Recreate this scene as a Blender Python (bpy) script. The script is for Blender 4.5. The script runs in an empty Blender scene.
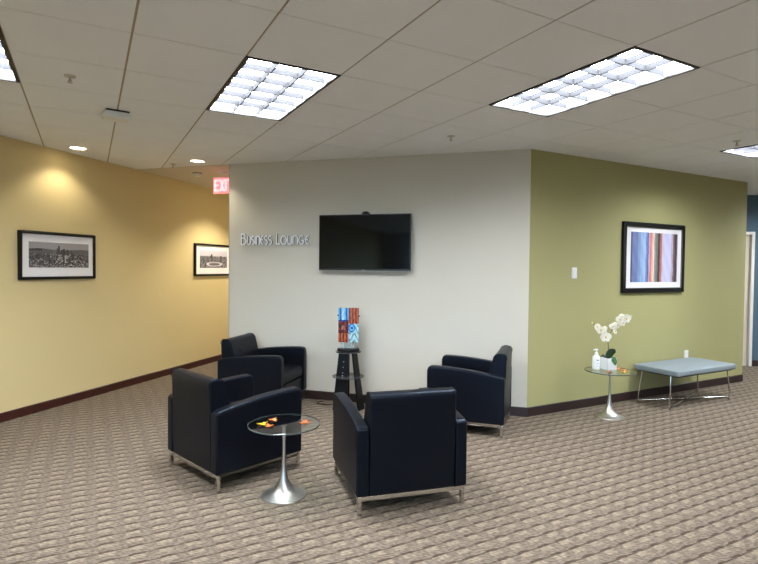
import bpy, bmesh, math, random
from mathutils import Vector, Matrix
random.seed(7)
S = bpy.context.scene
COL = S.collection
PI = math.pi

# ------------------------------------------------------------------ materials
def lin(c):
    return tuple(((x / 255) / 12.92 if x / 255 <= .04045 else ((x / 255 + .055) / 1.055) ** 2.4) for x in c)

def N(nt, kind, **kw):
    n = nt.nodes.new(kind)
    for k, v in kw.items():
        setattr(n, k, v)
    return n

def mth(nt, op, a, b=None, c=None, clamp=False):
    n = nt.nodes.new('ShaderNodeMath'); n.operation = op; n.use_clamp = clamp
    for i, v in enumerate((a, b, c)):
        if v is None: continue
        if isinstance(v, (int, float)): n.inputs[i].default_value = v
        else: nt.links.new(v, n.inputs[i])
    return n.outputs[0]

def mixc(nt, f, a, b):
    n = nt.nodes.new('ShaderNodeMix'); n.data_type = 'RGBA'
    for s, v in ((n.inputs[0], f), (n.inputs[6], a), (n.inputs[7], b)):
        if isinstance(v, (int, float)): s.default_value = v
        elif isinstance(v, tuple): s.default_value = (*v, 1)
        else: nt.links.new(v, s)
    return n.outputs[2]

def mat(name, col, rough=.5, metal=0, noise=0, nscale=40, bump=0, bscale=200, coat=0, spec=.5, stretch=None):
    m = bpy.data.materials.new(name); m.use_nodes = True
    nt = m.node_tree; b = nt.nodes['Principled BSDF']
    c = lin(col)
    b.inputs['Base Color'].default_value = (*c, 1)
    b.inputs['Roughness'].default_value = rough
    b.inputs['Metallic'].default_value = metal
    b.inputs['Coat Weight'].default_value = coat
    b.inputs['Specular IOR Level'].default_value = spec
    tc = N(nt, 'ShaderNodeTexCoord').outputs['Object']
    if stretch:
        mp = N(nt, 'ShaderNodeMapping'); mp.inputs['Scale'].default_value = stretch
        nt.links.new(tc, mp.inputs[0]); tc = mp.outputs[0]
    if noise:
        n = N(nt, 'ShaderNodeTexNoise'); n.inputs['Scale'].default_value = nscale; n.inputs['Detail'].default_value = 4
        nt.links.new(tc, n.inputs['Vector'])
        f = mth(nt, 'MULTIPLY_ADD', n.outputs[0], 2 * noise, 1 - noise)
        hs = N(nt, 'ShaderNodeHueSaturation'); hs.inputs['Color'].default_value = (*c, 1)
        nt.links.new(f, hs.inputs['Value']); nt.links.new(hs.outputs[0], b.inputs['Base Color'])
    if bump:
        n = N(nt, 'ShaderNodeTexNoise'); n.inputs['Scale'].default_value = bscale; n.inputs['Detail'].default_value = 3
        nt.links.new(tc, n.inputs['Vector'])
        bp = N(nt, 'ShaderNodeBump'); bp.inputs['Strength'].default_value = bump; bp.inputs['Distance'].default_value = .002
        nt.links.new(n.outputs[0], bp.inputs['Height']); nt.links.new(bp.outputs[0], b.inputs['Normal'])
    return m

def emis(name, col, strength):
    m = bpy.data.materials.new(name); m.use_nodes = True
    b = m.node_tree.nodes['Principled BSDF']
    b.inputs['Base Color'].default_value = (.8, .8, .8, 1)
    b.inputs['Emission Color'].default_value = (*lin(col), 1)
    b.inputs['Emission Strength'].default_value = strength
    return m

def glassy(name, tint, refl=1.0, ior=1.5, rough=.02, haze=0.0, hazecol=(200, 210, 205)):
    """thin clear sheet: passes light straight through and reflects by Fresnel"""
    m = bpy.data.materials.new(name); m.use_nodes = True
    nt = m.node_tree; nt.nodes.clear()
    out = N(nt, 'ShaderNodeOutputMaterial'); tr = N(nt, 'ShaderNodeBsdfTransparent'); gl = N(nt, 'ShaderNodeBsdfGlossy')
    fr = N(nt, 'ShaderNodeFresnel'); mx = N(nt, 'ShaderNodeMixShader')
    tr.inputs[0].default_value = (*lin(tint), 1); gl.inputs['Roughness'].default_value = rough
    fr.inputs[0].default_value = ior
    geo = N(nt, 'ShaderNodeNewGeometry')
    f = mth(nt, 'MULTIPLY', mth(nt, 'MULTIPLY', fr.outputs[0], refl, clamp=True), mth(nt, 'SUBTRACT', 1.0, geo.outputs['Backfacing']))
    nt.links.new(f, mx.inputs[0]); nt.links.new(tr.outputs[0], mx.inputs[1]); nt.links.new(gl.outputs[0], mx.inputs[2])
    last = mx.outputs[0]
    if haze:
        df = N(nt, 'ShaderNodeBsdfDiffuse'); df.inputs[0].default_value = (*lin(hazecol), 1)
        m2 = N(nt, 'ShaderNodeMixShader'); m2.inputs[0].default_value = haze
        nt.links.new(last, m2.inputs[1]); nt.links.new(df.outputs[0], m2.inputs[2]); last = m2.outputs[0]
    nt.links.new(last, out.inputs[0])
    return m

def printmat(name, rough=.35):
    m = bpy.data.materials.new(name); m.use_nodes = True
    nt = m.node_tree; b = nt.nodes['Principled BSDF']
    a = N(nt, 'ShaderNodeVertexColor'); a.layer_name = 'ink'
    nt.links.new(a.outputs[0], b.inputs['Base Color']); b.inputs['Roughness'].default_value = rough
    return m

YAW = .501
def carpet():
    m = bpy.data.materials.new('woven_carpet'); m.use_nodes = True
    nt = m.node_tree; b = nt.nodes['Principled BSDF']
    tc = N(nt, 'ShaderNodeTexCoord').outputs['Object']
    mp = N(nt, 'ShaderNodeMapping'); mp.inputs['Rotation'].default_value = (0, 0, -YAW); nt.links.new(tc, mp.inputs[0])
    # slight wobble of the weave
    wn = N(nt, 'ShaderNodeTexNoise'); wn.inputs['Scale'].default_value = 22; nt.links.new(mp.outputs[0], wn.inputs['Vector'])
    sx = N(nt, 'ShaderNodeSeparateXYZ'); nt.links.new(mp.outputs[0], sx.inputs[0])
    wob = mth(nt, 'MULTIPLY_ADD', wn.outputs[0], .012, -.006)
    a = mth(nt, 'ADD', sx.outputs[0], wob)
    bb = mth(nt, 'ADD', sx.outputs[1], wob)
    u = mth(nt, 'FRACT', mth(nt, 'MULTIPLY_ADD', a, 1 / .1415, .344 / .1415 + .25 + 40))      # 0-.5 = thick dash column
    # rows bow a little so that dashes look like scallops
    bow = mth(nt, 'MULTIPLY', mth(nt, 'SINE', mth(nt, 'MULTIPLY', u, 2 * PI)), .0028)
    v = mth(nt, 'FRACT', mth(nt, 'MULTIPLY_ADD', mth(nt, 'SUBTRACT', bb, bow), 1 / .0945, 40.2))
    # column mask, soft
    d = mth(nt, 'ABSOLUTE', mth(nt, 'SUBTRACT', u, .25))
    cm = N(nt, 'ShaderNodeMapRange'); cm.inputs[1].default_value = .34; cm.inputs[2].default_value = .22; nt.links.new(d, cm.inputs[0])
    cmask = cm.outputs[0]
    # dark line: v distance from 0.5, half width depends on column
    dv = mth(nt, 'ABSOLUTE', mth(nt, 'SUBTRACT', v, .5))
    hw = mth(nt, 'MULTIPLY_ADD', cmask, .06, .035)
    dk = N(nt, 'ShaderNodeMapRange'); nt.links.new(mth(nt, 'SUBTRACT', dv, hw), dk.inputs[0])
    dk.inputs[1].default_value = .035; dk.inputs[2].default_value = -.015
    dark = dk.outputs[0]
    # light scallop in dash columns
    lv = N(nt, 'ShaderNodeMapRange'); nt.links.new(mth(nt, 'ABSOLUTE', mth(nt, 'SUBTRACT', v, .12)), lv.inputs[0])
    lv.inputs[1].default_value = .42; lv.inputs[2].default_value = .22
    lm = mth(nt, 'MULTIPLY', lv.outputs[0], cmask)
    base = mixc(nt, lm, lin((112, 100, 87)), lin((131, 118, 102)))
    # fine thread dashes
    mp2 = N(nt, 'ShaderNodeMapping'); mp2.inputs['Rotation'].default_value = (0, 0, -YAW - .12); mp2.inputs['Scale'].default_value = (1, 5.5, 1)
    nt.links.new(tc, mp2.inputs[0])
    th = N(nt, 'ShaderNodeTexNoise'); th.inputs['Scale'].default_value = 34; th.inputs['Detail'].default_value = 2; nt.links.new(mp2.outputs[0], th.inputs['Vector'])
    tr = N(nt, 'ShaderNodeMapRange'); tr.inputs[1].default_value = .41; tr.inputs[2].default_value = .59
    tr.inputs[3].default_value = .60; tr.inputs[4].default_value = 1.36; nt.links.new(th.outputs[0], tr.inputs[0])
    c1 = mixc(nt, mth(nt, 'MULTIPLY', dark, mth(nt, 'MULTIPLY_ADD', cmask, .10, .78)), base, lin((68, 56, 47)))
    big = N(nt, 'ShaderNodeTexNoise'); big.inputs['Scale'].default_value = 1.3; nt.links.new(tc, big.inputs['Vector'])
    val = mth(nt, 'MULTIPLY', tr.outputs[0], mth(nt, 'MULTIPLY_ADD', big.outputs[0], .16, .92))
    hs = N(nt, 'ShaderNodeHueSaturation'); nt.links.new(c1, hs.inputs['Color']); nt.links.new(val, hs.inputs['Value'])
    nt.links.new(hs.outputs[0], b.inputs['Base Color'])
    b.inputs['Roughness'].default_value = .95; b.inputs['Specular IOR Level'].default_value = .15
    bp = N(nt, 'ShaderNodeBump'); bp.inputs['Strength'].default_value = .7; bp.inputs['Distance'].default_value = .005
    hgt = mth(nt, 'ADD', mth(nt, 'MULTIPLY', dark, -1.0), mth(nt, 'MULTIPLY', th.outputs[0], .6))
    nt.links.new(hgt, bp.inputs['Height']); nt.links.new(bp.outputs[0], b.inputs['Normal'])
    return m

M = dict(
    carpet=carpet(),
    tile=mat('ceiling_tile', (240, 243, 249), .95, noise=.02, nscale=6, bump=.35, bscale=160, spec=.1),
    tbar=mat('ceiling_grid', (165, 152, 136), .6),
    gyp=mat('ceiling_plaster', (214, 206, 190), .9, bump=.1, spec=.1),
    cream=mat('cream_paint', (200, 194, 180), .75, noise=.012, nscale=2, bump=.12, bscale=300, spec=.25),
    green=mat('green_paint', (166, 161, 112), .7, noise=.015, nscale=2, bump=.12, bscale=300, spec=.25),
    yellow=mat('yellow_paint', (213, 193, 142), .7, noise=.015, nscale=2, bump=.12, bscale=300, spec=.25),
    blue=mat('blue_paint', (84, 104, 118), .8, spec=.2),
    white=mat('white_paint', (225, 220, 210), .5),
    bbdark=mat('dark_vinyl_baseboard', (46, 32, 30), .45),
    bbred=mat('mahogany_vinyl_baseboard', (60, 24, 18), .4),
    leather=mat('black_leather', (12, 12, 18), .40, noise=.12, nscale=5, bump=.3, bscale=420, spec=.22),
    chrome=mat('polished_steel', (205, 203, 200), .16, 1, noise=.03),
    brushed=mat('brushed_aluminium', (190, 186, 180), .38, 1, noise=.08, nscale=60),
    black=mat('black_plastic', (14, 14, 15), .35),
    blackwood=mat('black_lacquered_wood', (8, 8, 9), .45, noise=.1, nscale=12, spec=.25),
    screen=mat('television_screen', (5, 7, 12), .07, coat=.2),
    silver=mat('satin_silver', (242, 244, 248), .4, .0),
    shadeside=mat('letter_side_shade', (110, 112, 118), .4, .6),  # darkened letter sides stand in for the shadow around each letter
    palegrey=mat('pale_grey_plastic', (196, 192, 186), .5),
    led=mat('silver_mark', (200, 200, 205), .3, .6),
    darkframe=mat('light_frame_black', (14, 13, 13), .5),
    housing=mat('light_housing_white', (235, 237, 240), .5),
    louver=mat('louver_aluminium', (54, 54, 56), 1.0, .0, spec=0),
    lampglow=emis('fluorescent_diffuser', (240, 247, 255), 34.0),
    downglow=emis('downlight_lens', (255, 238, 205), 10.0),
    exitface=emis('exit_panel_pink', (236, 90, 104), .85),
    exitred=emis('exit_letters', (255, 170, 180), 1.0),
    plastic=mat('white_plastic', (232, 232, 230), .35),
    greyplastic=mat('grey_plastic', (150, 148, 145), .4),
    matboard=mat('white_mat_board', (236, 233, 232), .8),
    frame=mat('black_picture_frame', (10, 9, 9), .5, spec=.3),
    frame2=mat('silver_lip', (120, 112, 105), .3, .7),
    printed=printmat('printed_picture'),
    fused=printmat('fused_glass', .15),
    glass=glassy('clear_table_glass', (238, 243, 241), 1.0, haze=.0, hazecol=(190, 196, 194)),
    glassedge=glassy('table_glass_rim', (130, 150, 145), 1.5, haze=.15, hazecol=(190, 200, 195)),
    acrylic=glassy('clear_acrylic', (240, 244, 245), 1.4, haze=.12),
    smoke=glassy('grey_acrylic_shelf', (150, 150, 152), 1.5, haze=.25, hazecol=(120, 120, 124)),
    window=glassy('window_glass', (235, 243, 245), 1.0),
    fabric=mat('pale_blue_upholstery', (130, 139, 142), .85, noise=.10, nscale=90, bump=.4, bscale=600, spec=.2),
    ceramic=mat('white_ceramic', (236, 236, 234), .25),
    soil=mat('moss', (52, 44, 30), .95, noise=.4, nscale=60),
    leafg=mat('dark_green_leaf', (24, 52, 26), .35, noise=.2, nscale=20),
    leafl=mat('green_leaf', (46, 92, 44), .35, noise=.2, nscale=20),
    stemg=mat('plant_stem', (72, 66, 42), .6, noise=.15),
    petal=mat('white_petal', (244, 240, 224), .6),
    lip=mat('yellow_flower_centre', (214, 186, 90), .6),
    bud=mat('green_bud', (206, 208, 120), .6),
    orange=mat('orange_leaf', (226, 104, 34), .7, noise=.2, nscale=50),
    orange2=mat('pale_orange_leaf', (222, 134, 74), .7, noise=.2, nscale=50),
    yellowleaf=mat('yellow_leaf', (240, 196, 34), .7, noise=.15, nscale=50),
    rubber=mat('black_cable', (15, 15, 15), .5),
    printgrey=mat('grey_label_ink', (110, 112, 118), .5),
    door=mat('cream_door', (208, 198, 180), .5),
    earth=mat('outside_ground', (120, 120, 110), .9),
)

# ------------------------------------------------------------------ mesh builder
class MB:
    def __init__(self):
        self.bm = bmesh.new(); self.mi = 0
    def _f(self, vs):
        try:
            f = self.bm.faces.new(vs); f.material_index = self.mi; return f
        except ValueError:
            return None
    def box(self, c, s, rot=None, taper=1.0):
        vs = []
        R = rot or Matrix.Identity(3)
        for z in (-1, 1):
            t = taper if z > 0 else 1
            for x, y in ((-1, -1), (1, -1), (1, 1), (-1, 1)):
                vs.append(self.bm.verts.new(Vector(c) + R @ Vector((x * s[0] / 2 * t, y * s[1] / 2 * t, z * s[2] / 2))))
        for q in ((3, 2, 1, 0), (4, 5, 6, 7), (0, 1, 5, 4), (1, 2, 6, 5), (2, 3, 7, 6), (3, 0, 4, 7)):
            self._f([vs[i] for i in q])
        return self
    def prism(self, poly, axis, a0, a1):
        """poly of 2-D points; axis 'x' -> (y,z), 'y' -> (x,z), 'z' -> (x,y)"""
        def P(p, t):
            return {'x': (t, p[0], p[1]), 'y': (p[0], t, p[1]), 'z': (p[0], p[1], t)}[axis]
        A = [self.bm.verts.new(P(p, a0)) for p in poly]; B = [self.bm.verts.new(P(p, a1)) for p in poly]
        self._f(A[::-1]); self._f(B)
        n = len(poly)
        for i in range(n):
            self._f([A[i], A[(i + 1) % n], B[(i + 1) % n], B[i]])
        return self
    def lathe(self, prof, seg=40, c=(0, 0, 0)):
        rings = []
        for r, z in prof:
            if r < 1e-6: rings.append([self.bm.verts.new((c[0], c[1], c[2] + z))])
            else: rings.append([self.bm.verts.new((c[0] + r * math.cos(2 * PI * i / seg), c[1] + r * math.sin(2 * PI * i / seg), c[2] + z)) for i in range(seg)])
        for a, b in zip(rings, rings[1:]):
            for i in range(seg):
                j = (i + 1) % seg
                if len(a) == 1 and len(b) == 1: continue
                if len(a) == 1: self._f([a[0], b[j], b[i]])
                elif len(b) == 1: self._f([a[i], a[j], b[0]])
                else: self._f([a[i], a[j], b[j], b[i]])
        return self
    def tube(self, pts, r, seg=10, r1=None, cap=True):
        pts = [Vector(p) for p in pts]; n = len(pts); rings = []
        up = None
        for i, p in enumerate(pts):
            t = (pts[min(i + 1, n - 1)] - pts[max(i - 1, 0)]).normalized()
            if up is None:
                up = Vector((0, 0, 1)) if abs(t.z) < .9 else Vector((1, 0, 0))
            s = t.cross(up)
            if s.length < 1e-4: s = t.cross(Vector((0, 1, 0)))
            s.normalize(); w = s.cross(t).normalized(); up = w
            rr = r + ((r1 if r1 is not None else r) - r) * i / max(1, n - 1)
            rings.append([self.bm.verts.new(p + (s * math.cos(2 * PI * k / seg) + w * math.sin(2 * PI * k / seg)) * rr) for k in range(seg)])
        for a, b in zip(rings, rings[1:]):
            for k in range(seg):
                self._f([a[k], a[(k + 1) % seg], b[(k + 1) % seg], b[k]])
        if cap: self._f(rings[0][::-1]); self._f(rings[-1])
        return self
    def ball(self, c, r, seg=14, rot=None):
        r = r if isinstance(r, tuple) else (r, r, r); R = rot or Matrix.Identity(3)
        prof = [(math.sin(PI * k / seg), -math.cos(PI * k / seg)) for k in range(seg + 1)]
        m0 = len(self.bm.verts); self.lathe(prof, seg * 2)
        self.bm.verts.ensure_lookup_table()
        for v in list(self.bm.verts)[m0:]:
            v.co = Vector(c) + R @ Vector((v.co.x * r[0], v.co.y * r[1], v.co.z * r[2]))
        return self
    def stroke(self, pts, w, y0, y1, closed=False):
        """flat ribbon of width w in the xz plane, from y0 to y1"""
        pts = [Vector(p) for p in pts]; n = len(pts); L = []; R_ = []
        for i, p in enumerate(pts):
            if closed: t = pts[(i + 1) % n] - pts[i - 1]
            else: t = pts[min(i + 1, n - 1)] - pts[max(i - 1, 0)]
            t.normalize(); nn = Vector((-t.y, t.x)) * w / 2
            L.append(p + nn); R_.append(p - nn)
        V = [[self.bm.verts.new((q.x, y, q.y)) for q in row] for row in (L, R_) for y in (y0, y1)]
        rng = range(n if closed else n - 1)
        for i in rng:
            j = (i + 1) % n
            self._f([V[0][i], V[0][j], V[2][j], V[2][i]]); self._f([V[1][i], V[3][i], V[3][j], V[1][j]])
            self._f([V[0][i], V[1][i], V[1][j], V[0][j]]); self._f([V[2][i], V[2][j], V[3][j], V[3][i]])
        if not closed:
            for i in (0, n - 1): self._f([V[0][i], V[2][i], V[3][i], V[1][i]])
        return self
    def build(self, name, mats, parent=None, loc=(0, 0, 0), rz=0, bevel=0, seg=2, smooth=None, weld=True, rot=None):
        if weld: bmesh.ops.remove_doubles(self.bm, verts=self.bm.verts, dist=1e-6)
        bmesh.ops.recalc_face_normals(self.bm, faces=self.bm.faces)
        me = bpy.data.meshes.new(name); self.bm.to_mesh(me); self.bm.free()
        for m in (mats if isinstance(mats, (list, tuple)) else [mats]): me.materials.append(m)
        o = bpy.data.objects.new(name, me); COL.objects.link(o)
        o.location = loc; o.rotation_euler = rot or (0, 0, rz)
        if parent: o.parent = parent
        if smooth is None: smooth = bevel > 0
        if smooth:
            for p in me.polygons: p.use_smooth = True
            if not bevel: me.set_sharp_from_angle(angle=math.radians(38))
        if bevel:
            b = o.modifiers.new('bevel', 'BEVEL'); b.width = bevel; b.segments = seg; b.limit_method = 'ANGLE'; b.angle_limit = math.radians(35)
            b.harden_normals = False
            w = o.modifiers.new('normals', 'WEIGHTED_NORMAL'); w.keep_sharp = True
        return o

def tag(o, label=None, cat=None, group=None, kind=None):
    if label: o['label'] = label
    if cat: o['category'] = cat
    if group: o['group'] = group
    if kind: o['kind'] = kind
    return o

def empty(name, loc, rz, label, cat, group=None, rot=None):
    o = bpy.data.objects.new(name, None); COL.objects.link(o)
    o.location = loc; o.rotation_euler = rot or (0, 0, rz); o.empty_display_size = .1
    return tag(o, label, cat, group)

def copy_tree(o, parent=None):
    c = o.copy(); COL.objects.link(c); c.parent = parent
    for ch in list(o.children): copy_tree(ch, c)
    return c

def struct(o, label=None): return tag(o, label, kind='structure')

# ------------------------------------------------------------------ plan of the place (metres, camera stands at x=0 y=0)
H = 2.766
D = Vector((-1.823, 6.472)); E = Vector((1.549, 5.492)); F = Vector((5.087, 7.395))
YA = Vector((-4.237, 3.129)); YD = (Vector((-3.394, 5.957)) - YA).normalized()
dC = (E - D).normalized(); dG = (F - E).normalized()
nC = Vector((dC.y, -dC.x)); nG = Vector((dG.y, -dG.x)); nY = Vector((YD.y, -YD.x))
def ang(d): return math.atan2(d.y, d.x)
def on(A, d, s, off=0.0, z=0.0):
    n = Vector((d.y, -d.x)); p = A + d * s + n * off
    return (p.x, p.y, z)

# floor
b = MB(); b.prism([(-9, -6), (11, -6), (11, 16), (-9, 16)], 'z', -.1, 0)
struct(b.build('floor', M['carpet']), 'beige carpet woven in rows of short brown dashes')

# walls: slabs standing behind their painted faces
def slab(name, A, d, s0, s1, m, z0=0, z1=H + .03, th=.12, label=None):
    b = MB(); b.box(((s0 + s1) / 2, th / 2, (z0 + z1) / 2), (s1 - s0, th, z1 - z0))
    return struct(b.build(name, m, loc=(A.x, A.y, 0), rz=ang(d)), label)
def baseboard(name, A, d, s0, s1, m, h=.098):
    b = MB(); t = .010
    b.prism([(0, 0), (-t, 0), (-t, h - .006), (-t * .4, h), (0, h)], 'x', s0, s1)
    return struct(b.build(name, m, loc=(A.x, A.y, 0), rz=ang(d)), None)
slab('wall_front', D, dC, 0, (E - D).length, M['cream'], th=.10, label='cream wall carrying the television')
slab('wall_right', E, dG, 0, (F - E).length, M['green'], th=.10, label='olive green accent wall')
slab('wall_left', YA, YD, -9.3, 13.5, M['yellow'], label='long mustard yellow wall')
dCor = Vector((nC.x, nC.y)) * -1                       # direction of the corridor, away from the camera
b = MB(); b.box((0, 0, H / 2), (.10, 6.0, H))
p = D + dC * .05 + dCor * 3.1
struct(b.build('wall_corridor', M['cream'], loc=(p.x, p.y, 0), rz=ang(dC)), 'corridor side of the lounge block')
b = MB(); b.box((0, 0, H / 2), (.10, 3.0, H)); p = F - dG * .05 - nG * 1.6
struct(b.build('wall_return', M['green'], loc=(p.x, p.y, 0), rz=ang(dG)))
baseboard('baseboard_front', D, dC, 0, (E - D).length + .009, M['bbdark'])
baseboard('baseboard_right', E, dG, -.004, (F - E).length, M['bbdark'])
baseboard('baseboard_left', YA, YD, -9.3, 13.5, M['bbred'], .092)
# metal corner bead at the cream wall's free end
b = MB(); b.box((-.002, .048, H / 2), (.006, .10, H))
struct(b.build('trim_1', M['greyplastic'], loc=(D.x, D.y, 0), rz=ang(dC)))

# far blue wall with a white door frame
BW = Vector((6.06, 8.60)); dB = Vector((.42, -.907)).normalized(); dB = Vector((1, -.05)).normalized()
slab('wall_far', BW, dB, -2.2, -1.0, M['blue'])
b = MB()
b.box((2.49, .06, H / 2), (5.0, .12, H + .03)); b.box((-.505, .06, (2.13 + H) / 2 + .01), (.99, .12, H - 2.13 + .02))
struct(b.build('wall_far_side', M['blue'], loc=(BW.x, BW.y, 0), rz=ang(dB)), 'slate blue wall beyond the green wall')
baseboard('baseboard_far', BW, dB, .0, 5, M['bbdark'])
b = MB(); b.box((-.505, .045, 1.065), (.99, .04, 2.13))
door = struct(b.build('door_1', M['door'], loc=(BW.x, BW.y, 0), rz=ang(dB)))
b = MB()
for x_ in (-.035, -.975): b.box((x_, 0, 1.065), (.05, .05, 2.13))
b.box((-.505, 0, 2.15), (.99, .05, .05)); b.build('door_frame', M['white'], door, bevel=.004)

# hidden rest of the shell: behind the camera and to the sides
def wall_xy(name, x0, y0, x1, y1, m, holes=()):
    A = Vector((x0, y0)); d = Vector((x1 - x0, y1 - y0)); L = d.length; d.normalize()
    b = MB(); s = 0
    for (h0, h1, z0, z1) in holes:
        b.box(((s + h0) / 2, .06, H / 2), (h0 - s, .12, H + .03))
        b.box(((h0 + h1) / 2, .06, z0 / 2), (h1 - h0, .12, z0)); b.box(((h0 + h1) / 2, .06, (z1 + H) / 2), (h1 - h0, .12, H - z1 + .02)); s = h1
    b.box(((s + L) / 2, .06, H / 2), (L - s, .12, H + .03))
    struct(b.build(name, m, loc=(x0, y0, 0), rz=ang(d)))
    return A, d
A_, d_ = wall_xy('wall_back', 10.5, -5, -8, -5, M['cream'], holes=((9.5, 13.5, .5, 2.45), (14.0, 16.0, .5, 2.45)))
for i, (h0, h1) in enumerate(((9.5, 13.5), (14.0, 16.0))):
    b = MB(); n = 3 if h1 - h0 > 3 else 2
    for z in (.52, 2.43): b.box(((h0 + h1) / 2, .05, z), (h1 - h0, .06, .05))
    for k in range(n + 1): b.box((h0 + .025 + (h1 - h0 - .05) * k / n, .05, 1.475), (.05, .06, 1.95))
    w = struct(b.build('window_%d' % (i + 1), M['brushed'], loc=(A_.x, A_.y, 0), rz=ang(d_)))
    b = MB(); b.box(((h0 + h1) / 2, .06, 1.475), (h1 - h0 - .06, .006, 1.88)); b.build('window_glass', M['window'], w)
wall_xy('wall_side', 10.5, 15.1, 10.5, -5, M['cream'])
wall_xy('wall_corridor_end', -5, 15, 10.6, 15, M['cream'])
b = MB(); b.prism([(-40, -60), (60, -60), (60, -6), (-40, -6)], 'z', -.4, -.3)
struct(b.build('ground', M['earth']))

# ------------------------------------------------------------------ ceiling: 2 ft tiles hung a little below their grid
T = .6096; O = Vector((-1.861, 2.57)); ax = Vector((math.cos(YAW), math.sin(YAW))); ay = Vector((-ax.y, ax.x))
fixtures = [(2, 0), (5, -2), (10, -2), (-1, 0), (2, -6), (8, -7), (13, -7), (-2, -8), (3, -12), (15, -1)]  # those beyond the labelled ones are unseen, added to brighten the room
blocked = {(l, m + k) for l, m in fixtures for k in (0, 1)}
b = MB(); g = .0062; gm = .0032; dz = .0035
for l in range(-18, 27):
    for m in range(-22, 22):
        if (l, m) in blocked: continue
        c = O + ax * (l + .5) * T + ay * (m + .5) * T
        if not (-9.5 < c.x < 11.5 and -6 < c.y < 16): continue
        P = [O + ax * (l + i) * T + ay * (m + j) * T for i, j in ((0, 0), (1, 0), (1, 1), (0, 1))]
        Q = [O + ax * (l + i + (g / T if i == 0 else -g / T)) * T + ay * (m + j + (gm / T if j == 0 else -gm / T)) * T for i, j in ((0, 0), (1, 0), (1, 1), (0, 1))]
        up = [b.bm.verts.new((q.x, q.y, H + dz)) for q in P]
        mid = [b.bm.verts.new((q.x, q.y, H + dz)) for q in Q]
        lo = [b.bm.verts.new((q.x, q.y, H)) for q in Q]
        b.mi = 0; b._f(lo[::-1])
        for k in range(4):
            b.mi = 0; b._f([lo[k], lo[(k + 1) % 4], mid[(k + 1) % 4], mid[k]])
            b.mi = 1; b._f([mid[k], mid[(k + 1) % 4], up[(k + 1) % 4], up[k]])
struct(b.build('ceiling', [M['tile'], M['tbar']], weld=False), 'suspended ceiling of square off-white tiles')
# plain plaster ceiling over the corridor
b = MB()
w0 = D - dC * 2.2; w1 = D + dC * .09
q = [w0, w1, w1 + dCor * 9, w0 + dCor * 9]
b.prism([(v.x, v.y) for v in q], 'z', H - .006, H + .002)
struct(b.build('ceiling_corridor', M['gyp']), 'plain plaster ceiling over the corridor')

# ------------------------------------------------------------------ lay-in lights
def fixture(l, m, label):
    c = O + ax * (l + .5) * T + ay * (m + 1) * T
    t = empty('ceiling_light', (c.x, c.y, H), YAW, label, 'ceiling light', 'fluorescent ceiling lights')
    W, L_, dp = T, 2 * T, .058
    b = MB(); e = .003
    for sx in (-1, 1): b.box((sx * (W / 2 - .011), 0, .0), (.022, L_, .012))
    for sy in (-1, 1): b.box((0, sy * (L_ / 2 - .009), .0), (W - .044, .018, .012))
    b.build('light_frame', M['darkframe'], t)
    b = MB()
    for sx in (-1, 1): b.box((sx * (W / 2 - .012), 0, dp / 2 + .011), (.012, L_ - .02, dp + .01))
    for sy in (-1, 1): b.box((0, sy * (L_ / 2 - .012), dp / 2 + .011), (W - .03, .012, dp + .01))
    b.box((0, 0, dp + .022), (W - .02, L_ - .02, .006))
    b.build('housing', M['housing'], t)
    b = MB()
    for k in (1, 2): b.box((-W / 2 + .018 + (W - .036) * k / 3, 0, .025), (.009, L_ - .05, .040))
    for k in range(1, 6): b.box((0, -L_ / 2 + .018 + (L_ - .036) * k / 6, .025), (W - .05, .009, .040))
    b.build('louver', M['louver'], t)
    b = MB(); b.box((0, 0, dp + .010), (W - .04, L_ - .04, .004))
    b.build('diffuser', M['lampglow'], t)
    return t
lab = ['louvered fluorescent ceiling light between the white boxy sensor and the television', 'large louvered fluorescent light in front of the cream and green wall corner',
       'louvered light in the ceiling over the upholstered bench end, cut by picture edge', 'louvered light over the yellow wall, mostly cut off by the picture edge']
for i, (l, m) in enumerate(fixtures):
    fixture(l, m, lab[i] if i < 4 else 'unseen louvered ceiling light added beside or behind the viewer to brighten the room')

def downlight(x, y, label, power, z=H):
    t = empty('downlight', (x, y, z), 0, label, 'downlight', 'round recessed downlights')
    b = MB(); b.lathe([(.074, -.001), (.078, -.006), (.098, -.005), (.102, .001), (.074, .001)], 36); b.build('trim_ring', M['plastic'], t, smooth=True)
    b = MB(); b.lathe([(0, -.0005), (.075, -.0005), (.075, .003), (0, .003)], 36); b.build('lens', M['downglow'], t)
    ld = bpy.data.lights.new('downlight_lamp', 'SPOT'); ld.energy = power; ld.color = (1.0, .92, .74); ld.spot_size = math.radians(122); ld.spot_blend = .55
    ld.shadow_soft_size = .045
    lo = bpy.data.objects.new('downlight_lamp', ld); COL.objects.link(lo); lo.parent = t; lo.location = (0, 0, -.02)
    return t
downlight(-3.193, 5.652, 'round downlight over the framed skyline print on the yellow wall', 13)
downlight(-2.146, 6.281, 'round downlight beside the cream wall corner', 17)
for k in range(3):
    p = D + dCor * (1.5 + 2.0 * k) - dC * .55
    downlight(p.x, p.y, 'round downlight in the corridor behind the cream wall', 85, H - .006)

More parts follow.
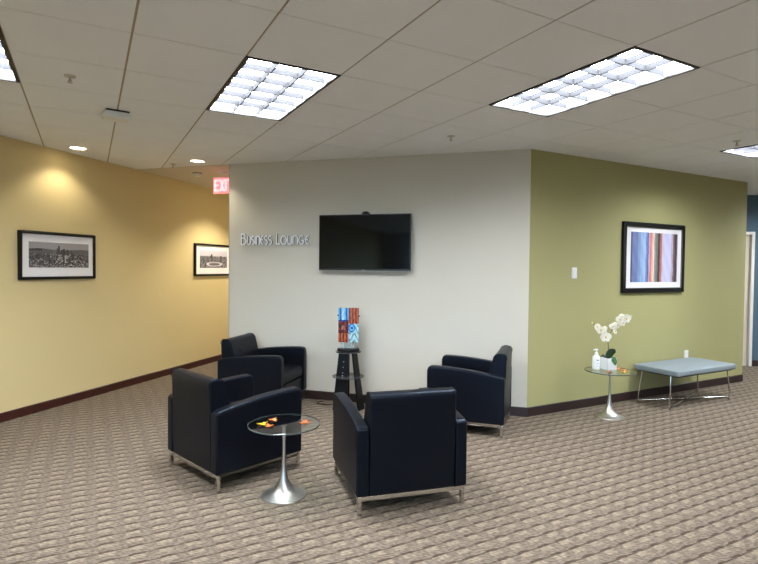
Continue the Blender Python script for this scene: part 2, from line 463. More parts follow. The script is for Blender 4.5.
def sprinkler(x, y, label, z=H):
    t = empty('fire_sprinkler', (x, y, z), 0, label, 'sprinkler', 'fire sprinklers in the ceiling')
    b = MB(); b.lathe([(0, 0), (.036, 0), (.034, -.006), (.014, -.009), (0, -.009)], 24); b.build('escutcheon', M['palegrey'], t, smooth=True)
    b = MB(); b.tube([(0, 0, -.009), (0, 0, -.035)], .006, 8)
    for s in (-1, 1): b.tube([(s * .004, 0, -.02), (s * .012, 0, -.028), (s * .004, 0, -.042)], .002, 6)
    b.build('nozzle', M['brushed'], t, smooth=True)
    b = MB(); b.lathe([(0, -.044), (.016, -.044), (.017, -.042), (0, -.041)], 16); b.build('deflector', M['brushed'], t)
sprinkler(-2.036, 3.514, 'ceiling sprinkler between the yellow wall light and white ceiling box')
sprinkler(.657, 4.987, 'ceiling sprinkler above and beside the television')
sprinkler(3.375, 5.068, 'ceiling sprinkler above the green wall near the cut-off light')
sprinkler(-2.511, 6.48, 'ceiling sprinkler between the two round downlights')

t = empty('ceiling_sensor', (-2.13, 4.32, H), YAW + .12, 'white boxy sensor hanging from a ceiling grid line', 'sensor')
b = MB(); b.box((0, 0, -.006), (.17, .15, .012)); b.build('mounting_plate', M['black'], t)
b = MB(); b.prism([(-.075, -.012), (.075, -.012), (.075, -.055), (.06, -.066), (-.06, -.066), (-.075, -.055)], 'x', -.092, .092); b.build('cover', M['plastic'], t, bevel=.006)

t = empty('smoke_detector', (-2.41, 7.05, H - .006), 0, 'small white smoke detector on the corridor ceiling', 'smoke detector')
b = MB(); b.lathe([(0, 0), (.062, 0), (.062, -.012), (0, -.012)], 28); b.build('base', M['greyplastic'], t, smooth=True)
b = MB(); b.lathe([(0, -.012), (.054, -.013), (.052, -.03), (.036, -.044), (0, -.046)], 28); b.build('cover', M['plastic'], t, smooth=True)

# exit sign, hung across the corridor
ep = Vector((-2.04, 6.98)); rzc = ang(dC)
t = empty('exit_sign', (ep.x, ep.y, H - .055), rzc, 'clear exit sign with red glowing letters hung above the corridor', 'exit sign')
b = MB(); b.box((0, 0, .038), (.16, .06, .022)); b.box((-.05, 0, .005), (.01, .01, .05)); b.box((.05, 0, .005), (.01, .01, .05)); b.box((0, 0, -.016), (.30, .02, .014)); b.build('canopy', M['plastic'], t, bevel=.003)
b = MB(); b.box((0, 0, -.125), (.31, .008, .205)); b.build('panel', M['exitface'], t)
b = MB(); b.box((-.155, 0, -.125), (.005, .012, .205)); b.build('edge_strip', M['plastic'], t)
b = MB()
zt, zb, yy0, yy1, w = -.045, -.195, -.0075, -.0045, .020
x = -.128
b.stroke([(x, zb), (x, zt)], w, yy0, yy1)
for z in (zt - .01, (zt + zb) / 2, zb + .01): b.stroke([(x, z), (x + .052, z)], w, yy0, yy1)
x = -.052
b.stroke([(x, zb), (x + .055, zt)], w, yy0 - .0003, yy1); b.stroke([(x, zt), (x + .055, zb)], w, yy0 - .0005, yy1)
x = .032; b.stroke([(x, zb), (x, zt)], w, yy0, yy1)
x = .095; b.stroke([(x, zb), (x, zt)], w, yy0, yy1); b.stroke([(x - .034, zt - .01), (x + .034, zt - .01)], w, yy0 - .0003, yy1)
b.build('lettering', M['exitred'], t)

# ------------------------------------------------------------------ television
t = empty('television', on(D, dC, 1.742, .085, 1.812), ang(dC), 'black flat screen television mounted on the cream wall', 'television')
TW, TH = 1.068, .625
b = MB(); b.box((0, .012, 0), (TW, .024, TH)); b.box((0, .035, -.05), (.8, .03, .42)); b.build('casing', M['black'], t, bevel=.003)
b = MB(); b.box((0, -.001, .006), (TW - .018, .003, TH - .032)); b.build('screen', M['screen'], t)
b = MB(); b.box((0, -.0015, -TH / 2 + .002), (TW, .004, .004)); b.build('lower_trim', M['greyplastic'], t)
b = MB(); b.box((0, .067, 0), (.30, .034, .26)); b.build('wall_bracket', M['black'], t)
b = MB(); b.box((0, -.0035, -TH / 2 + .006), (.028, .002, .006)); b.build('logo', M['led'], t)
t = empty('webcam', on(D, dC, 1.765, .075, 1.812 + TH / 2), ang(dC), 'small black camera sitting on top of the television', 'camera')
b = MB(); b.prism([(-.045, 0), (.045, 0), (.042, .014), (.022, .03), (-.022, .03), (-.042, .014)], 'y', -.03, .02); b.build('body', M['black'], t, bevel=.005)
b = MB(); b.tube([(0, -.034, .015), (0, -.028, .015)], .009, 14); b.build('lens', M['screen'], t)

# ------------------------------------------------------------------ raised lettering BUSINESS LOUNGE
def arc(cx, cz, rx, rz, a0, a1, n=12):
    return [(cx + rx * math.cos(math.radians(a0 + (a1 - a0) * k / n)), cz + rz * math.sin(math.radians(a0 + (a1 - a0) * k / n))) for k in range(n + 1)]
def glyph(ch, w, h):
    """strokes in a w x h cell, high-waisted thin deco capitals"""
    k = .36
    if ch == 'B': return [([(0, 0), (0, h)],), ([(0, h)] + arc(w * .45, h * .80, w * .35, h * .20, 90, -90) + [(0, h * .60)],), ([(0, h * .60)] + arc(w * .5, h * .30, w * .5, h * .30, 90, -90) + [(0, 0)],)]
    if ch == 'U': return [([(0, h)] + [(0, h * .35)] + arc(w / 2, h * .32, w / 2, h * .32, 180, 360) + [(w, h)],)]
    if ch == 'S': return [(arc(w * .5, h * .76, w * .45, h * .24, 40, 250, 12) + arc(w * .5, h * .27, w * .45, h * .27, 70, -140, 12),)]
    if ch == 'I': return [([(w / 2, 0), (w / 2, h)],)]
    if ch == 'N': return [([(0, 0), (0, h)],), ([(0, h * .68)] + arc(w / 2, h * .68, w / 2, h * .32, 180, 0) + [(w, 0)],)]
    if ch == 'E': return [(arc(w, h / 2, w, h / 2, 90, 270, 14),), ([(0, h * .55), (w * .8, h * .55)],)]
    if ch == 'L': return [([(0, h), (0, 0)],), ([(0, .005), (w, .005)],)]
    if ch == 'O': return [(arc(w / 2, h / 2, w / 2, h / 2, 0, 337.5, 15), True)]
    if ch == 'G': return [(arc(w * .55, h / 2, w * .55, h / 2, 60, 340, 16),), ([(w * .55, h * .42), (w * 1.05, h * .42)],)]
k0 = .001362
spec_ = [('B', 52, 98, 1), ('U', 110, 144, 0), ('S', 154, 178, 0), ('I', 184, 192, 0), ('N', 200, 232, 0), ('E', 242, 268, 0), ('S', 278, 306, 0), ('S', 316, 346, 0),
         ('L', 393, 425, 1), ('O', 435, 487, 0), ('U', 499, 537, 0), ('N', 549, 591, 0), ('G', 603, 647, 0), ('E', 665, 693, 0)]
t = empty('wall_lettering', on(D, dC, .186, .0, 1.797), ang(dC), 'raised silver letters reading BUSINESS LOUNGE on the cream wall', 'wall lettering')
for ch, x0, x1, big in spec_:
    b = MB(); h = .124 if big else .098; ox = (x0 - 52) * k0; w = (x1 - x0) * k0
    for i, st in enumerate(glyph(ch, w, h)):
        b.stroke([(ox + p[0], p[1]) for p in st[0]], .0145, -.036 - .0003 * i, -.016, closed=len(st) > 1)
    b.tube([(ox + (w / 2 if ch == 'I' else .001 if ch in 'BUNLE' else w * .1), -.017, h * .5), (ox + (w / 2 if ch == 'I' else .001 if ch in 'BUNLE' else w * .1), .0, h * .5)], .003, 6)
    lo_ = b.build('letter', [M['silver'], M['shadeside']], t)
    for pg in lo_.data.polygons:
        if pg.normal.y > -.8: pg.material_index = 1  # all but the front face gets the painted shadow tone

# ------------------------------------------------------------------ framed pictures
def print_mesh(name, w, h, nx, ny, fn, m, parent, y=-.0, depth=.002, thick=None):
    me = bpy.data.meshes.new(name); bm = bmesh.new(); lay = bm.loops.layers.float_color.new('ink')
    V = [[bm.verts.new((-w / 2 + w * i / nx, y, -h / 2 + h * j / ny)) for i in range(nx + 1)] for j in range(ny + 1)]
    for j in range(ny):
        for i in range(nx):
            f = bm.faces.new([V[j][i], V[j][i + 1], V[j + 1][i + 1], V[j + 1][i]]); c = lin(fn((i + .5) / nx, (j + .5) / ny))
            for l in f.loops: l[lay] = (*c, 1)
    # thin body behind the printed face
    B = [bm.verts.new((sx * w / 2, y + depth, sz * h / 2)) for sx, sz in ((-1, -1), (1, -1), (1, 1), (-1, 1))]
    f = bm.faces.new(B[::-1])
    for l in f.loops: l[lay] = (.5, .5, .5, 1)
    rims = [([V[0][i] for i in range(nx + 1)], B[0], B[1]), ([V[j][nx] for j in range(ny + 1)], B[1], B[2]), ([V[ny][nx - i] for i in range(nx + 1)], B[2], B[3]), ([V[ny - j][0] for j in range(ny + 1)], B[3], B[0])]
    for row, p, q in rims:
        f = bm.faces.new([q, p] + row)
        for l in f.loops: l[lay] = (*lin((120, 150, 160)), 1)
    bm.to_mesh(me); bm.free(); me.materials.append(m)
    o = bpy.data.objects.new(name, me); COL.objects.link(o); o.parent = parent
    return o

def picture(A, d, s, z, w, h, fw, label, pr, fn, nx, ny, lip=False, group=None):
    t = empty('framed_picture', on(A, d, s, .0, z), ang(d), label, 'picture', group)
    b = MB()
    for sx in (-1, 1): b.box((sx * (w / 2 - fw / 2), -.018, 0), (fw, .032, h))
    for sz in (-1, 1): b.box((0, -.018, sz * (h / 2 - fw / 2)), (w - 2 * fw, .032, fw))
    b.box((0, -.004, 0), (w - .02, .006, h - .02))
    b.build('frame', M['frame'], t, bevel=.003)
    if lip:
        b = MB(); q = .010
        for sx in (-1, 1): b.box((sx * (w / 2 - fw - q / 2 + .003), -.024, 0), (q, .012, h - 2 * fw))
        for sz in (-1, 1): b.box((0, -.024, sz * (h / 2 - fw - q / 2 + .003)), (w - 2 * fw, .012, q))
        b.build('inner_lip', M['frame2'], t)
    b = MB(); b.box((0, -.015, 0), (w - 2 * fw + .004, .004, h - 2 * fw + .004)); b.build('mat_board', M['matboard'], t)
    x0, x1, z0, z1 = pr
    o = print_mesh('print', (x1 - x0) * w, (z1 - z0) * h, nx, ny, fn, M['printed'], t, y=-.019)
    o.location = ((x0 + x1) / 2 * w - w / 2, 0, (z0 + z1) / 2 * h - h / 2)
    return t

def city(seed, mode):
    r = random.Random(seed); blds = []
    if mode == 0:
        for k in range(70):
            c = r.random(); tall = math.exp(-((c - .48) / .20) ** 2); blds.append((c, .010 + .016 * r.random(), .44 + .12 * r.random() + .30 * tall * r.random(), r.uniform(45, 105)))
        blds += [(.475, .014, .88, 60), (.445, .012, .78, 78), (.40, .016, .72, 110), (.56, .016, .76, 58), (.62, .02, .74, 66), (.68, .016, .72, 75), (.49, .03, .52, 150), (.60, .03, .50, 160)]
    else:
        for k in range(36):
            c = r.random(); blds.append((c, .010 + .014 * r.random(), .55 + .14 * r.random(), r.uniform(60, 130)))
        blds += [(.42, .02, .80, 50), (.39, .02, .72, 66), (.76, .03, .70, 55)]
    cells = {}
    def fn(u, v):
        if mode == 0: g = 172 - 22 * v if v > .72 + .03 * math.sin(9 * u) else 96 - 40 * (v > .66 and u < .2)
        else: g = 205 - 25 * (1 - v) if v > .68 else 120
        for c, hw, top, col in blds:
            if abs(u - c) < hw and v < top and v > .18: g = col * (1.12 if (int(u * 300) % 3) else .8)
        if v < .55:
            key = (int(u * 52), int(v * 26))
            if key not in cells: cells[key] = r.choice((45, 60, 75, 90, 110, 150, 180)) if r.random() < (.30 if v > .3 else .85) else None
            if cells[key]: g = cells[key]
        if mode == 1:
            e = ((u - .52) / .26) ** 2 + ((v - .22) / .11) ** 2
            if .65 < e < 1.3: g = 215
            elif e <= .65: g = 120 if v > .2 else 70
        return (g * 1.0, g * .97, g * (.98 if mode == 0 else 1.03))
    return fn
picture(YA, YD, 2.722, 1.625, .948, .495, .028, 'wide black frame with a grey skyline of towers, fully seen', (.118, .905, .25, .785), city(3, 0), 170, 80, group='framed city prints on the yellow wall')
picture(YA, YD, 5.557, 1.631, .97, .495, .028, 'black framed city print partly hidden behind the cream wall corner', (.135, .895, .25, .80), city(11, 1), 170, 80, group='framed city prints on the yellow wall')

def stripes(u, v):
    rr = math.sin(v * 91 + math.sin(v * 37) * 3) * .007
    x = u + rr * .6
    st = [(.03, (70, 66, 84)), (.10, (112, 124, 168)), (.145, (96, 112, 156)), (.20, (128, 150, 186)), (.26, (150, 172, 206)), (.31, (156, 186, 230)), (.345, (98, 120, 176)), (.365, (70, 72, 116)),
          (.40, (190, 160, 180)), (.43, (206, 120, 106)), (.465, (232, 172, 150)), (.485, (240, 224, 214)), (.52, (150, 150, 146)), (.565, (118, 122, 108)), (.61, (58, 40, 40)), (.655, (176, 118, 110)), (.69, (206, 186, 208)),
          (.86, (196, 196, 226)), (.90, (190, 166, 178)), (.94, (96, 82, 88)), (.985, (62, 50, 52)), (2, (140, 134, 150))]
    for e, c in st:
        if x < e: break
    n = 5 * math.sin(v * 13 + u * 40)
    if c[0] < 100 and (int(v * 70) * 7 + int(u * 160)) % 5 == 0: n += 45
    return tuple(max(0, min(255, k + n)) for k in c)
picture(E, dG, 2.0, 1.684, 1.16, .828, .05, 'black framed abstract print of blue, red and lilac stripes on green wall', (.125, .885, .15, .865), stripes, 160, 110, lip=True)

# switch and socket
t = empty('light_switch', on(E, dG, .655, 0, 1.498), ang(dG), 'white light switch plate alone on the green wall', 'light switch')
b = MB(); b.box((0, -.004, 0), (.075, .008, .12)); b.build('plate', M['plastic'], t, bevel=.002)
b = MB(); b.box((0, -.010, 0), (.034, .006, .066)); b.build('rocker', M['ceramic'], t, bevel=.001)
t = empty('wall_socket', on(E, dG, 2.708, 0, .46), ang(dG), 'white socket plate low on the green wall behind the bench', 'socket')
b = MB(); b.box((0, -.004, 0), (.075, .008, .12)); b.build('plate', M['plastic'], t, bevel=.002)
for dz_ in (-.026, .026):
    b = MB(); b.box((0, -.009, dz_), (.032, .004, .028)); b.build('outlet', M['ceramic'], t, bevel=.001)

# ------------------------------------------------------------------ armchairs
def make_chair(label):
    t = empty('armchair', (0, 0, 0), 0, label, 'armchair', 'black leather armchairs round the lounge')
    W, Dp, aw, z0 = .742, .72, .082, .12
    # steel base
    b = MB(); r = .024
    for sy in (-1, 1): b.box((0, sy * (Dp / 2 - .012 - r / 2), z0 - .015), (W - .024, r, .028))
    for sx in (-1, 1): b.box((sx * (W / 2 - .012 - r / 2), 0, z0 - .015), (r, Dp - .024 - 2 * r, .028))
    b.build('base_rail', M['chrome'], t, bevel=.0015)
    for sx in (-1, 1):
        for sy in (-1, 1):
            b = MB(); b.box((sx * (W / 2 - .012 - r / 2), sy * (Dp / 2 - .012 - r / 2), (z0 - .029) / 2), (r, r, z0 - .029)); b.build('leg', M['chrome'], t, bevel=.0015)
    # arms: side profile arches from the low rear to the higher front
    n = 18; y0, y1 = -Dp / 2, Dp / 2
    top = []
    for k in range(n + 1):
        s = k / n; y = y0 + (y1 - y0) * s; top.append((y, .548 + .068 * (1 - (1 - s) ** 2.1)))
    zf = top[-1][1]
    prof = [(y0, z0)] + [(y0, top[0][1] - .02), (y0 + .012, top[0][1])] + top[1:-2] + [(y1 - .035, zf - .002), (y1 - .012, zf - .012), (y1 - .002, zf - .04), (y1, zf - .07), (y1, z0)]
    for sx in (-1, 1):
        b = MB(); b.prism(prof, 'x', sx * (W / 2 - aw), sx * W / 2); b.build('armrest', M['leather'], t, bevel=.014, seg=3)
        # welt along the outer top edge of the arm
        b = MB(); xo = sx * (W / 2 - .0005)
        b.tube([(xo, y, z - .020) for y, z in [(y0 + .012, top[0][1])] + top[1:-2] + [(y1 - .035, zf - .002), (y1 - .02, zf - .014)]], .0024, 6)
        b.build('arm_seam', M['leather'], t, smooth=True)
    # back: upright rear face, wedge front
    bw = (W - 2 * aw) / 2 - .002
    prof = [(-.352, z0), (-.366, .70), (-.362, .735), (-.345, .752), (-.300, .757), (-.268, .748), (-.250, .725), (-.232, .66), (-.205, .55), (-.180, .42), (-.17, .30), (-.17, z0)]
    b = MB(); b.prism(prof, 'x', -bw, bw); bk = b.build('backrest', M['leather'], t, bevel=.012, seg=3)
    for sx in (-1, 1):
        b = MB(); b.tube([(sx * (bw - .004), y - (.003 if i < 4 else 0), z) for i, (y, z) in enumerate(prof[1:9])], .003, 6); b.build('piping', M['leather'], bk, smooth=True)
    for sx in (-1, 1):
        b = MB(); b.ball((sx * .115, -.222, .64), (.014, .006, .014), 8, Matrix.Rotation(math.radians(18), 3, 'X')); b.build('button', M['black'], bk, smooth=True)
    # seat
    b = MB(); b.box((0, .085, .2), (W - 2 * aw - .004, .50, .16)); b.build('base_panel', M['leather'], t, bevel=.008, seg=2)
    b = MB(); hw = (W - 2 * aw) / 2 - .003
    b.prism([(-.175, .285), (-.175, .40), (.0, .418), (.2, .422), (.31, .415), (.338, .395), (.345, .36), (.340, .31), (.325, .288)], 'x', -hw, hw)
    b.build('seat_cushion', M['leather'], t, bevel=.014, seg=3)
    return t
ch = make_chair('armchair beside the small round table, its bluish back and one arm towards the viewer')
def put(o, x, y, deg): o.location = (x, y, 0); o.rotation_euler = (0, 0, math.radians(deg - 90))
put(ch, -1.094, 4.045, 46.2)
for (x, y, dg, lb) in ((.127, 3.666, 106.7, 'armchair seen squarely from behind, nearest the viewer'),
                       (.918, 5.222, 161.1, 'armchair by the corner where cream and green walls meet, seen side on'),
                       (-1.262, 5.855, -13.2, 'armchair against the cream wall under the lettering, open seat visible')):
    c = copy_tree(ch); put(c, x, y, dg); c['label'] = lb

# ------------------------------------------------------------------ tulip side tables
def make_table(x, y, label, R=.239):
    t = empty('side_table', (x, y, 0), 0, label, 'side table', 'round glass side tables')
    prof = [(0, 0), (.146, 0), (.148, .003), (.146, .006), (.128, .011), (.104, .020), (.080, .034), (.060, .054), (.044, .080), (.031, .112), (.022, .150), (.0155, .195), (.0125, .25), (.0115, .30), (.0115, .458), (0, .458)]
    b = MB(); b.lathe(prof, 56); b.build('pedestal', M['brushed'], t, smooth=True)
    b = MB(); b.lathe([(0, .458), (.020, .458), (.022, .462), (.022, .474), (0, .474)], 28); b.build('hub', M['chrome'], t, smooth=True)
    b = MB(); b.lathe([(0, .4745), (R - .003, .4745), (R - .003, .4845), (0, .4845)], 72); b.build('glass_top', M['glass'], t)
    b = MB(); b.lathe([(R - .0028, .4746), (R, .4760), (R, .4830), (R - .0028, .4844), (R - .0028, .4746)], 72); b.build('glass_rim', M['glassedge'], t)
    return t
make_table(-.625, 3.535, 'round glass table with flared steel foot between the front armchairs')
make_table(2.425, 5.535, 'round glass table with flared steel foot holding the white orchid', .252)

def maple(name, x, y, z, size, rz, m, label, group, tilt=(0, 0)):
    pts = []
    rad = [1, .42, .78, .40, .88, .38, .60, .30, .20, .30, .60, .38, .88, .40, .78, .42]
    n = len(rad); b = MB(); lo = []; hi = []
    for k, r in enumerate(rad):
        a = PI / 2 + 2 * PI * k / n
        px, py = size * r * math.cos(a), size * r * math.sin(a)
        zz = .006 * math.sin(a * 2 + 1) * r + .004 * r
        lo.append(b.bm.verts.new((px, py, zz * 1.8))); hi.append(b.bm.verts.new((px, py, zz * 1.8 + .0018)))
    c0 = b.bm.verts.new((0, 0, .003)); c1 = b.bm.verts.new((0, 0, .006))
    for k in range(n):
        j = (k + 1) % n
        b._f([hi[k], hi[j], c1]); b._f([lo[j], lo[k], c0]); b._f([lo[k], lo[j], hi[j], hi[k]])
    b.tube([(0, -size * .2, .004), (0, -size * .5, .006), (.004, -size * .78, .004)], .0012, 5)
    o = b.build(name, m, loc=(x, y, z), rot=(tilt[0], tilt[1], rz))
    return tag(o, label, 'decorative leaf', group)
TZ = .4850
gl = 'artificial autumn leaves on the low glass table'
maple('autumn_leaf', -.765, 3.50, TZ, .046, .6, M['yellowleaf'], 'yellow artificial leaf lying on the glass table between armchairs', gl)
maple('autumn_leaf', -.705, 3.465, TZ + .001, .042, 2.4, M['orange'], 'bright orange leaf touching the yellow leaf on the glass table', gl, (.10, .06))
maple('autumn_leaf', -.715, 3.60, TZ, .042, 4.0, M['orange2'], 'pale orange leaf just behind the yellow leaf on the glass table', gl, (.06, 0))
maple('autumn_leaf', -.485, 3.545, TZ, .045, 1.4, M['orange'], 'orange leaf lying apart from the others near the glass rim', gl)
g2 = 'autumn leaves round the orchid pot'
maple('autumn_leaf', 2.56, 5.50, TZ + .004, .055, .8, M['orange'], 'orange leaf on the glass table at the bench side of the pot', g2, (.04, .02))
maple('autumn_leaf', 2.55, 5.65, TZ, .05, 2.8, M['orange2'], 'pale orange leaf partly behind the orchid pot', g2)
maple('autumn_leaf', 2.36, 5.42, TZ + .0003, .045, 4.4, M['orange2'], 'faded orange leaf in front of the gap between bottle and pot', g2)
maple('autumn_leaf', 2.52, 5.44, TZ, .035, 3.6, M['yellowleaf'], 'small yellow leaf in front of the orchid pot', g2)

# ------------------------------------------------------------------ pump bottle
t = empty('pump_bottle', (2.305, 5.60, TZ - .0003), .1, 'white pump bottle of hand lotion beside the orchid pot', 'bottle')
b = MB(); b.lathe([(0, 0), (.032, 0), (.036, .004), (.036, .105), (.032, .120), (.018, .132), (.014, .136), (0, .136)], 32); b.build('bottle_body', M['ceramic'], t, smooth=True); t.scale = (1.1, 1.1, 1.14)
b = MB(); b.lathe([(0, .135), (.017, .135), (.017, .152), (.007, .156), (.005, .176), (0, .176)], 20); b.build('collar', M['plastic'], t, smooth=True)
b = MB(); b.box((0, 0, .182), (.026, .020, .012)); b.tube([(0, 0, .184), (-.026, -.012, .184), (-.038, -.016, .176)], .0055, 8); b.build('pump_head', M['plastic'], t, bevel=.002)
b = MB()
for k, (zz, hw) in enumerate(((.088, .30), (.083, .26), (.060, .34), (.055, .22), (.034, .28))):
    pts = [(math.sin(a) * .0364, -math.cos(a) * .0364) for a in [(-hw) + 2 * hw * i / 6 - .12 for i in range(7)]]
    for p, q in zip(pts, pts[1:]):
        vs = [b.bm.verts.new((p[0], p[1], zz)), b.bm.verts.new((q[0], q[1], zz)), b.bm.verts.new((q[0], q[1], zz + (.005 if k < 2 else .002))), b.bm.verts.new((p[0], p[1], zz + (.005 if k < 2 else .002)))]
        b._f(vs)
b.build('label_print', M['printgrey'], t)

# ------------------------------------------------------------------ orchid
OX, OY = 2.44, 5.61
t = empty('potted_orchid', (OX, OY, TZ - .0003), 0, 'white artificial orchid in a square white pot on the glass table', 'potted plant')
b = MB(); s = .057
R = Matrix.Rotation(.28, 3, 'Z')
b.box((0, 0, .004), (2 * s, 2 * s, .008), R)
for k in range(4):
    Rk = Matrix.Rotation(.28 + k * PI / 2, 3, 'Z'); c = Rk @ Vector((s - .004, 0, .0635)); b.box(c, (.008, 2 * s, .117), Rk)
b.build('pot', M['ceramic'], t)
b = MB(); b.box((0, 0, .105), (2 * s - .016, 2 * s - .016, .012), R); b.build('moss', M['soil'], t)
def leafblade(base, tip, w, droop, m, n=10, roll=0):
    b = MB(); base = Vector(base); tip = Vector(tip); d = tip - base; side = d.cross(Vector((0, 1, 0))).normalized(); rows = []
    side = (Matrix.Rotation(roll, 3, d.normalized()) @ side)
    nrm = side.cross(d).normalized()
    for k in range(n + 1):
        s_ = k / n; c = base + d * s_ + Vector((0, 0, droop * math.sin(PI * s_))); hw = w * (math.sin(PI * min(1, .10 + s_ * .88)) ** .6) * (1 - .15 * s_)
        if k == n: hw = .001
        rows.append([b.bm.verts.new(c + side * q * hw + nrm * (.18 * w * abs(q) + t_)) for t_ in (0, -.002) for q in (-1, -.5, 0, .5, 1)])
    for r0, r1 in zip(rows, rows[1:]):
        for i in range(4):
            b._f([r0[i], r0[i + 1], r1[i + 1], r1[i]]); b._f([r0[i + 5], r1[i + 5], r1[i + 6], r0[i + 6]])
        b._f([r0[0], r1[0], r1[5], r0[5]]); b._f([r0[4], r0[9], r1[9], r1[4]])
    return b.build('leaf', m, t, smooth=True)
leafblade((-.03, -.02, .105), (.055, -.035, .215), .042, .02, M['leafg'])
leafblade((-.01, -.03, .105), (.072, -.02, .185), .036, .03, M['leafg'], roll=.5)
leafblade((.02, -.045, .140), (.04, -.085, .055), .030, .012, M['leafl'])
leafblade((-.02, .01, .11), (-.075, .03, .13), .022, .02, M['leafg'], roll=.8)
# pixel offsets of the plant translated to metres in the plane of the pot
K = 5.5 / 532.
def P(px, py, dy=0): return ((px - 611) * K, dy, .150 + (354.5 - py) * K)
def bez(pts, n=14):
    out = []
    for k in range(n + 1):
        s_ = k / n; q = [Vector(p) for p in pts]
        while len(q) > 1: q = [a.lerp(c, s_) for a, c in zip(q, q[1:])]
        out.append(q[0])
    return out
b = MB(); b.tube([(-.008, 0, .10)] + bez([P(610.5, 352), P(610.5, 346), P(610, 342)], 6), .004, 8)
b.tube(bez([P(610, 342), P(609, 332, -.02), P(602, 328, -.03), P(592, 321.5, -.03)]), .0028, 7, .0015)
b.tube(bez([P(610, 342), P(610.5, 328, -.01), P(617, 322, -.02), P(632.5, 314, -.01)]), .0028, 7, .0015)
b.build('stem', M['stemg'], t, smooth=True)
def flower(c, r, yaw, pitch):
    b = MB(); c = Vector(c)
    base = Matrix.Rotation(yaw, 3, 'Z') @ Matrix.Rotation(PI / 2 + pitch, 3, 'X')
    for k in range(5):
        a = PI / 2 + k * 2 * PI / 5; L = r * (1.0 if k in (1, 4) else .9); wd = r * (.62 if k in (1, 4) else .42)
        Rk = base @ Matrix.Rotation(a, 3, 'Z'); b.ball(c + Rk @ Vector((L * .5, 0, .004 * (k % 2))), (L * .55, wd, .0035), 7, Rk @ Matrix.Rotation(-.25, 3, 'Y'))
    o = b.build('flower', M['petal'], t, smooth=True)
    b = MB(); b.ball(c + base @ Vector((0, 0, .009)), (r * .16, r * .2, .009), 6, base); b.build('flower_centre', M['lip'], o, smooth=True)
for px, py, r, yw, pt in ((597, 326, .030, .3, .1), (601, 329.5, .036, -.3, .2), (604.5, 328.5, .030, .5, 0), (606, 336.5, .044, -.1, .15), (614.5, 325, .034, .2, .1), (613, 325.5, .028, -.5, .2), (617.5, 324, .030, .3, .3),
                          (620.5, 318.5, .036, -.2, .1), (623, 321.5, .034, .4, .2), (626.5, 317.5, .040, .1, .1), (615, 331, .022, .5, -.4), (622, 315.5, .026, .0, -.2)):
    flower(P(px, py - .8, -.035), r * 1.35, yw, pt)
for px, py in ((592, 321.5), (632.5, 314)):
    q = P(px, py, -.03 if px < 600 else -.01); b = MB(); b.ball(q, (.011, .011, .013), 8); b.build('bud', M['bud'], t, smooth=True)

# ------------------------------------------------------------------ bench
def rounded(w, h, r, n=5):
    out = []
    for cx, cy, a0 in ((w - r, h - r, 0), (-w + r, h - r, 90), (-w + r, -h + r, 180), (w - r, -h + r, 270)):
        for k in range(n + 1):
            a = math.radians(a0 + 90 * k / n); out.append((cx + r * math.cos(a), cy + r * math.sin(a)))
    return out
bp = on(E, dG, 2.205, .305)
t = empty('bench', bp, ang(dG), 'pale blue upholstered bench with crossed steel rod legs by green wall', 'bench')
b = MB(); b.prism(rounded(.572, .275, .035), 'z', .372, .435); b.build('seat_cushion', M['fabric'], t, bevel=.016, seg=3)
b = MB(); b.prism(rounded(.54, .25, .03), 'z', .360, .374); b.build('seat_board', M['black'], t)
for sg in (-1, 1):
    b = MB(); z = .009 if sg > 0 else .024; x1, y1, x2, y2 = .585, .195, .545, .175
    def corner(sx):
        X, Y = sx * x1, sx * sg * y1
        tx, ty = sx * x2, sx * sg * y2
        dr = Vector((X, Y, 0)).normalized()
        foot = Vector((X, Y, .0 + z))
        return [Vector((tx, ty, .362)), foot + Vector((0, 0, .045)) - dr * .003, foot + Vector((0, 0, .018)) - dr * .006, foot - dr * .02, foot - dr * .045]
    A1 = corner(1); A2 = corner(-1)
    b.tube(A1 + A2[::-1], .0075, 10)
    b.build('rod_leg', M['chrome'], t, smooth=True)
b = MB()
for sx in (-1, 1):
    for sy in (-1, 1): b.lathe([(0, 0), (.010, 0), (.010, .008), (0, .008)], 12, (sx * .565, sy * .188, 0))
b.build('glide', M['black'], t)

# ------------------------------------------------------------------ black stool with glass art
SX, SY = -.325, 5.74
t = empty('pedestal_stool', (SX, SY, 0), 0, 'tall black three-legged stool with tapered board legs by cream wall', 'stool')
b = MB(); b.lathe([(0, .628), (.112, .628), (.120, .634), (.122, .645), (.118, .658), (.105, .663), (0, .664)], 40); b.build('seat', M['blackwood'], t, smooth=True)
b = MB(); b.lathe([(0, .618), (.138, .618), (.138, .627), (0, .627)], 40); b.build('upper_disc', M['smoke'], t)
b = MB(); b.lathe([(0, .352), (.172, .352), (.172, .360), (0, .360)], 44); b.build('shelf', M['smoke'], t)
def legboard(ax_, ay_, deg, wt, wb, splay, th=.022):
    """tapered board, faces turned to deg, running from under the seat to the floor"""
    b = MB(); R = Matrix.Rotation(math.radians(deg), 3, 'Z'); vs = []
    o_t = Vector((ax_, ay_, .618)); o_b = Vector((ax_ * splay, ay_ * splay, 0))
    for o_, w in ((o_b, wb), (o_t, wt)):
        for x_, y_ in ((-w / 2, -th / 2), (w / 2, -th / 2), (w / 2, th / 2), (-w / 2, th / 2)): vs.append(b.bm.verts.new(o_ + R @ Vector((x_, y_, 0))))
    for q in ((3, 2, 1, 0), (4, 5, 6, 7), (0, 1, 5, 4), (1, 2, 6, 5), (2, 3, 7, 6), (3, 0, 4, 7)): b._f([vs[i] for i in q])
    lg = b.build('leg', M['blackwood'], t, bevel=.002); return lg
l1 = legboard(-.045, -.03, -8, .11, .155, 1.9)
l2 = legboard(.066, -.02, 58, .08, .11, 2.2)
l3 = legboard(-.02, .085, 176, .06, .08, 1.5)
b = MB()
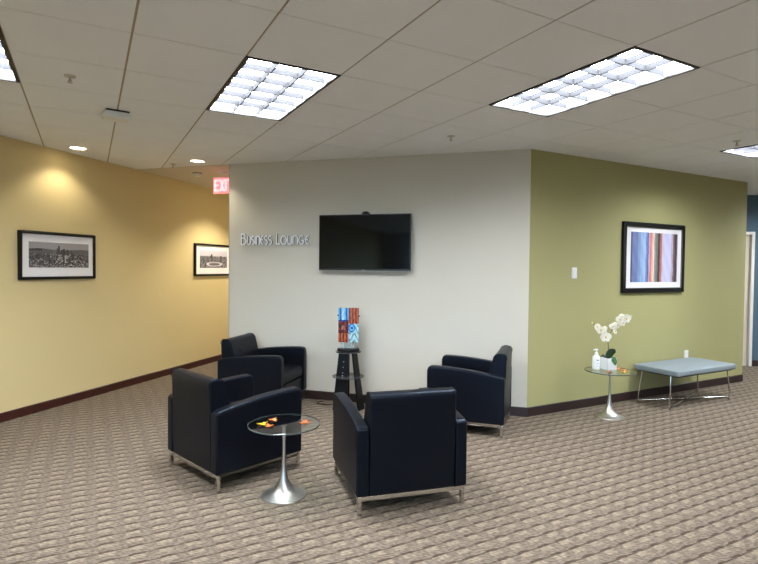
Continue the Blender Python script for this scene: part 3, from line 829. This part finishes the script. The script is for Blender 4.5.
for zz in (.52, .46, .40, .37): b.ball((-.05 - .05 * (1 - zz / .618) + .012, -.045 - .03 * (1 - zz / .618) , zz), (.006, .003, .006), 6)
b.build('bolt_head', M['brushed'], l1, smooth=True)

def fused(u, v):
    s1 = math.sin(u * 42 + math.sin(v * 9) * .5); s2 = math.sin(v * 31 + math.sin(u * 14) * 3); k = 12 * s1 + 10 * s2
    if v > .60 and u < .5:
        c = (96, 176, 226) if s1 > -.2 else (38, 104, 178)
        if abs(u - .24) < .05: c = (190, 228, 244)
        if v < .65: c = (34, 62, 130)
    elif v > .54 and u >= .5: c = (176, 84, 44) if s1 > -.4 else (122, 58, 40)
    elif u < .5 and v > .27: c = (120, 40, 34) if s2 > -.1 else (66, 34, 46); c = (166, 108, 84) if (abs(u - .25) < .08 and abs(v - .42) < .06) else c
    elif u < .5: c = (186, 100, 60) if s1 > 0 else (140, 60, 42)
    else:
        e = ((u - .66) / .17) ** 2 + ((v - .42) / .13) ** 2
        if e < .12: c = (30, 84, 170)
        elif e < .45: c = (120, 206, 240)
        elif e < 1: c = (34, 112, 206)
        else: c = (176, 220, 230) if v < .55 and s2 > -.5 else (128, 170, 180)
    return tuple(max(0, min(255, (q + k) * .86)) for q in c)
t = empty('glass_artwork', (SX + .0, SY - .0, .6645), -.05, 'fused glass art panel of blue and rust squares standing on black stool', 'artwork')
o = print_mesh('glass_panel', .222, .375, 44, 74, fused, M['fused'], t, y=0, depth=.012); o.location = (0, 0, .245)
b = MB(); b.box((0, .006, .004), (.20, .12, .007)); b.box((0, .026, .05), (.10, .006, .09)); b.box((0, -.018, .03), (.16, .005, .05)); b.build('acrylic_stand', M['acrylic'], t)
for x_, z_ in ((-.113, .35), (.113, .345)):
    b = MB(); b.ball((x_, .004, z_), (.010, .010, .010), 8); b.build('clip', M['black'], t, smooth=True)
b = MB(); b.ball((.055, -.006, .058), (.009, .007, .008), 8); b.ball((-.07, -.006, .064), (.012, .006, .007), 8); b.build('foot_clip', M['black'], t, smooth=True)

# power cable from the stool to the wall
b = MB(); b.tube(bez([(SX - .10, SY + .13, .006), (SX - .15, SY + .15, .006), (SX - .18, SY + .15, .006), (SX - .2, SY + .15, .006)], 12) + bez([(SX - .2, SY + .15, .006), (SX - .3, SY + .15, .006), (-.74, 5.90, .006), (-.70, 6.02, .006), (-.62, 6.03, .006)], 16)[1:], .005, 7)
b.build('power_cable', M['rubber'], smooth=True)
tag(bpy.data.objects['power_cable'], 'black power cable trailing on carpet behind the black stool', 'cable')

# ------------------------------------------------------------------ daylight outside the windows behind the viewer
W = bpy.data.worlds.new('sky'); S.world = W; W.use_nodes = True
bg = W.node_tree.nodes['Background']; bg.inputs[0].default_value = (.55, .74, 1.0, 1); bg.inputs[1].default_value = 9.0

# ------------------------------------------------------------------ camera
cam = bpy.data.cameras.new('camera'); co = bpy.data.objects.new('camera', cam); COL.objects.link(co)
cam.sensor_width = 36; cam.lens = 531.847 * 36 / 758; cam.clip_start = .05
p_, r_ = .0260, .0100
fw = Vector((0, math.cos(p_), -math.sin(p_))); upv = Vector((0, math.sin(p_), math.cos(p_))); rt = Vector((1, 0, 0))
X = rt * math.cos(r_) + upv * math.sin(r_); Y = -rt * math.sin(r_) + upv * math.cos(r_); Z = -fw
co.matrix_world = Matrix(((X.x, Y.x, Z.x, 0), (X.y, Y.y, Z.y, 0), (X.z, Y.z, Z.z, 1.529), (0, 0, 0, 1)))
S.camera = co
M['leather'].node_tree.nodes['Principled BSDF'].inputs['Specular Tint'].default_value = (.55, .75, 1.0, 1)   # navy sheen
S.cycles.use_denoising = True
S.cycles.max_bounces = 10; S.cycles.diffuse_bounces = 6; S.cycles.transparent_max_bounces = 16
S.cycles.caustics_reflective = False; S.cycles.caustics_refractive = False
vs_ = S.view_settings; vs_.view_transform = 'Standard'; vs_.look = 'None'; vs_.gamma = 1; vs_.exposure = 0.76; vs_.use_curve_mapping = False
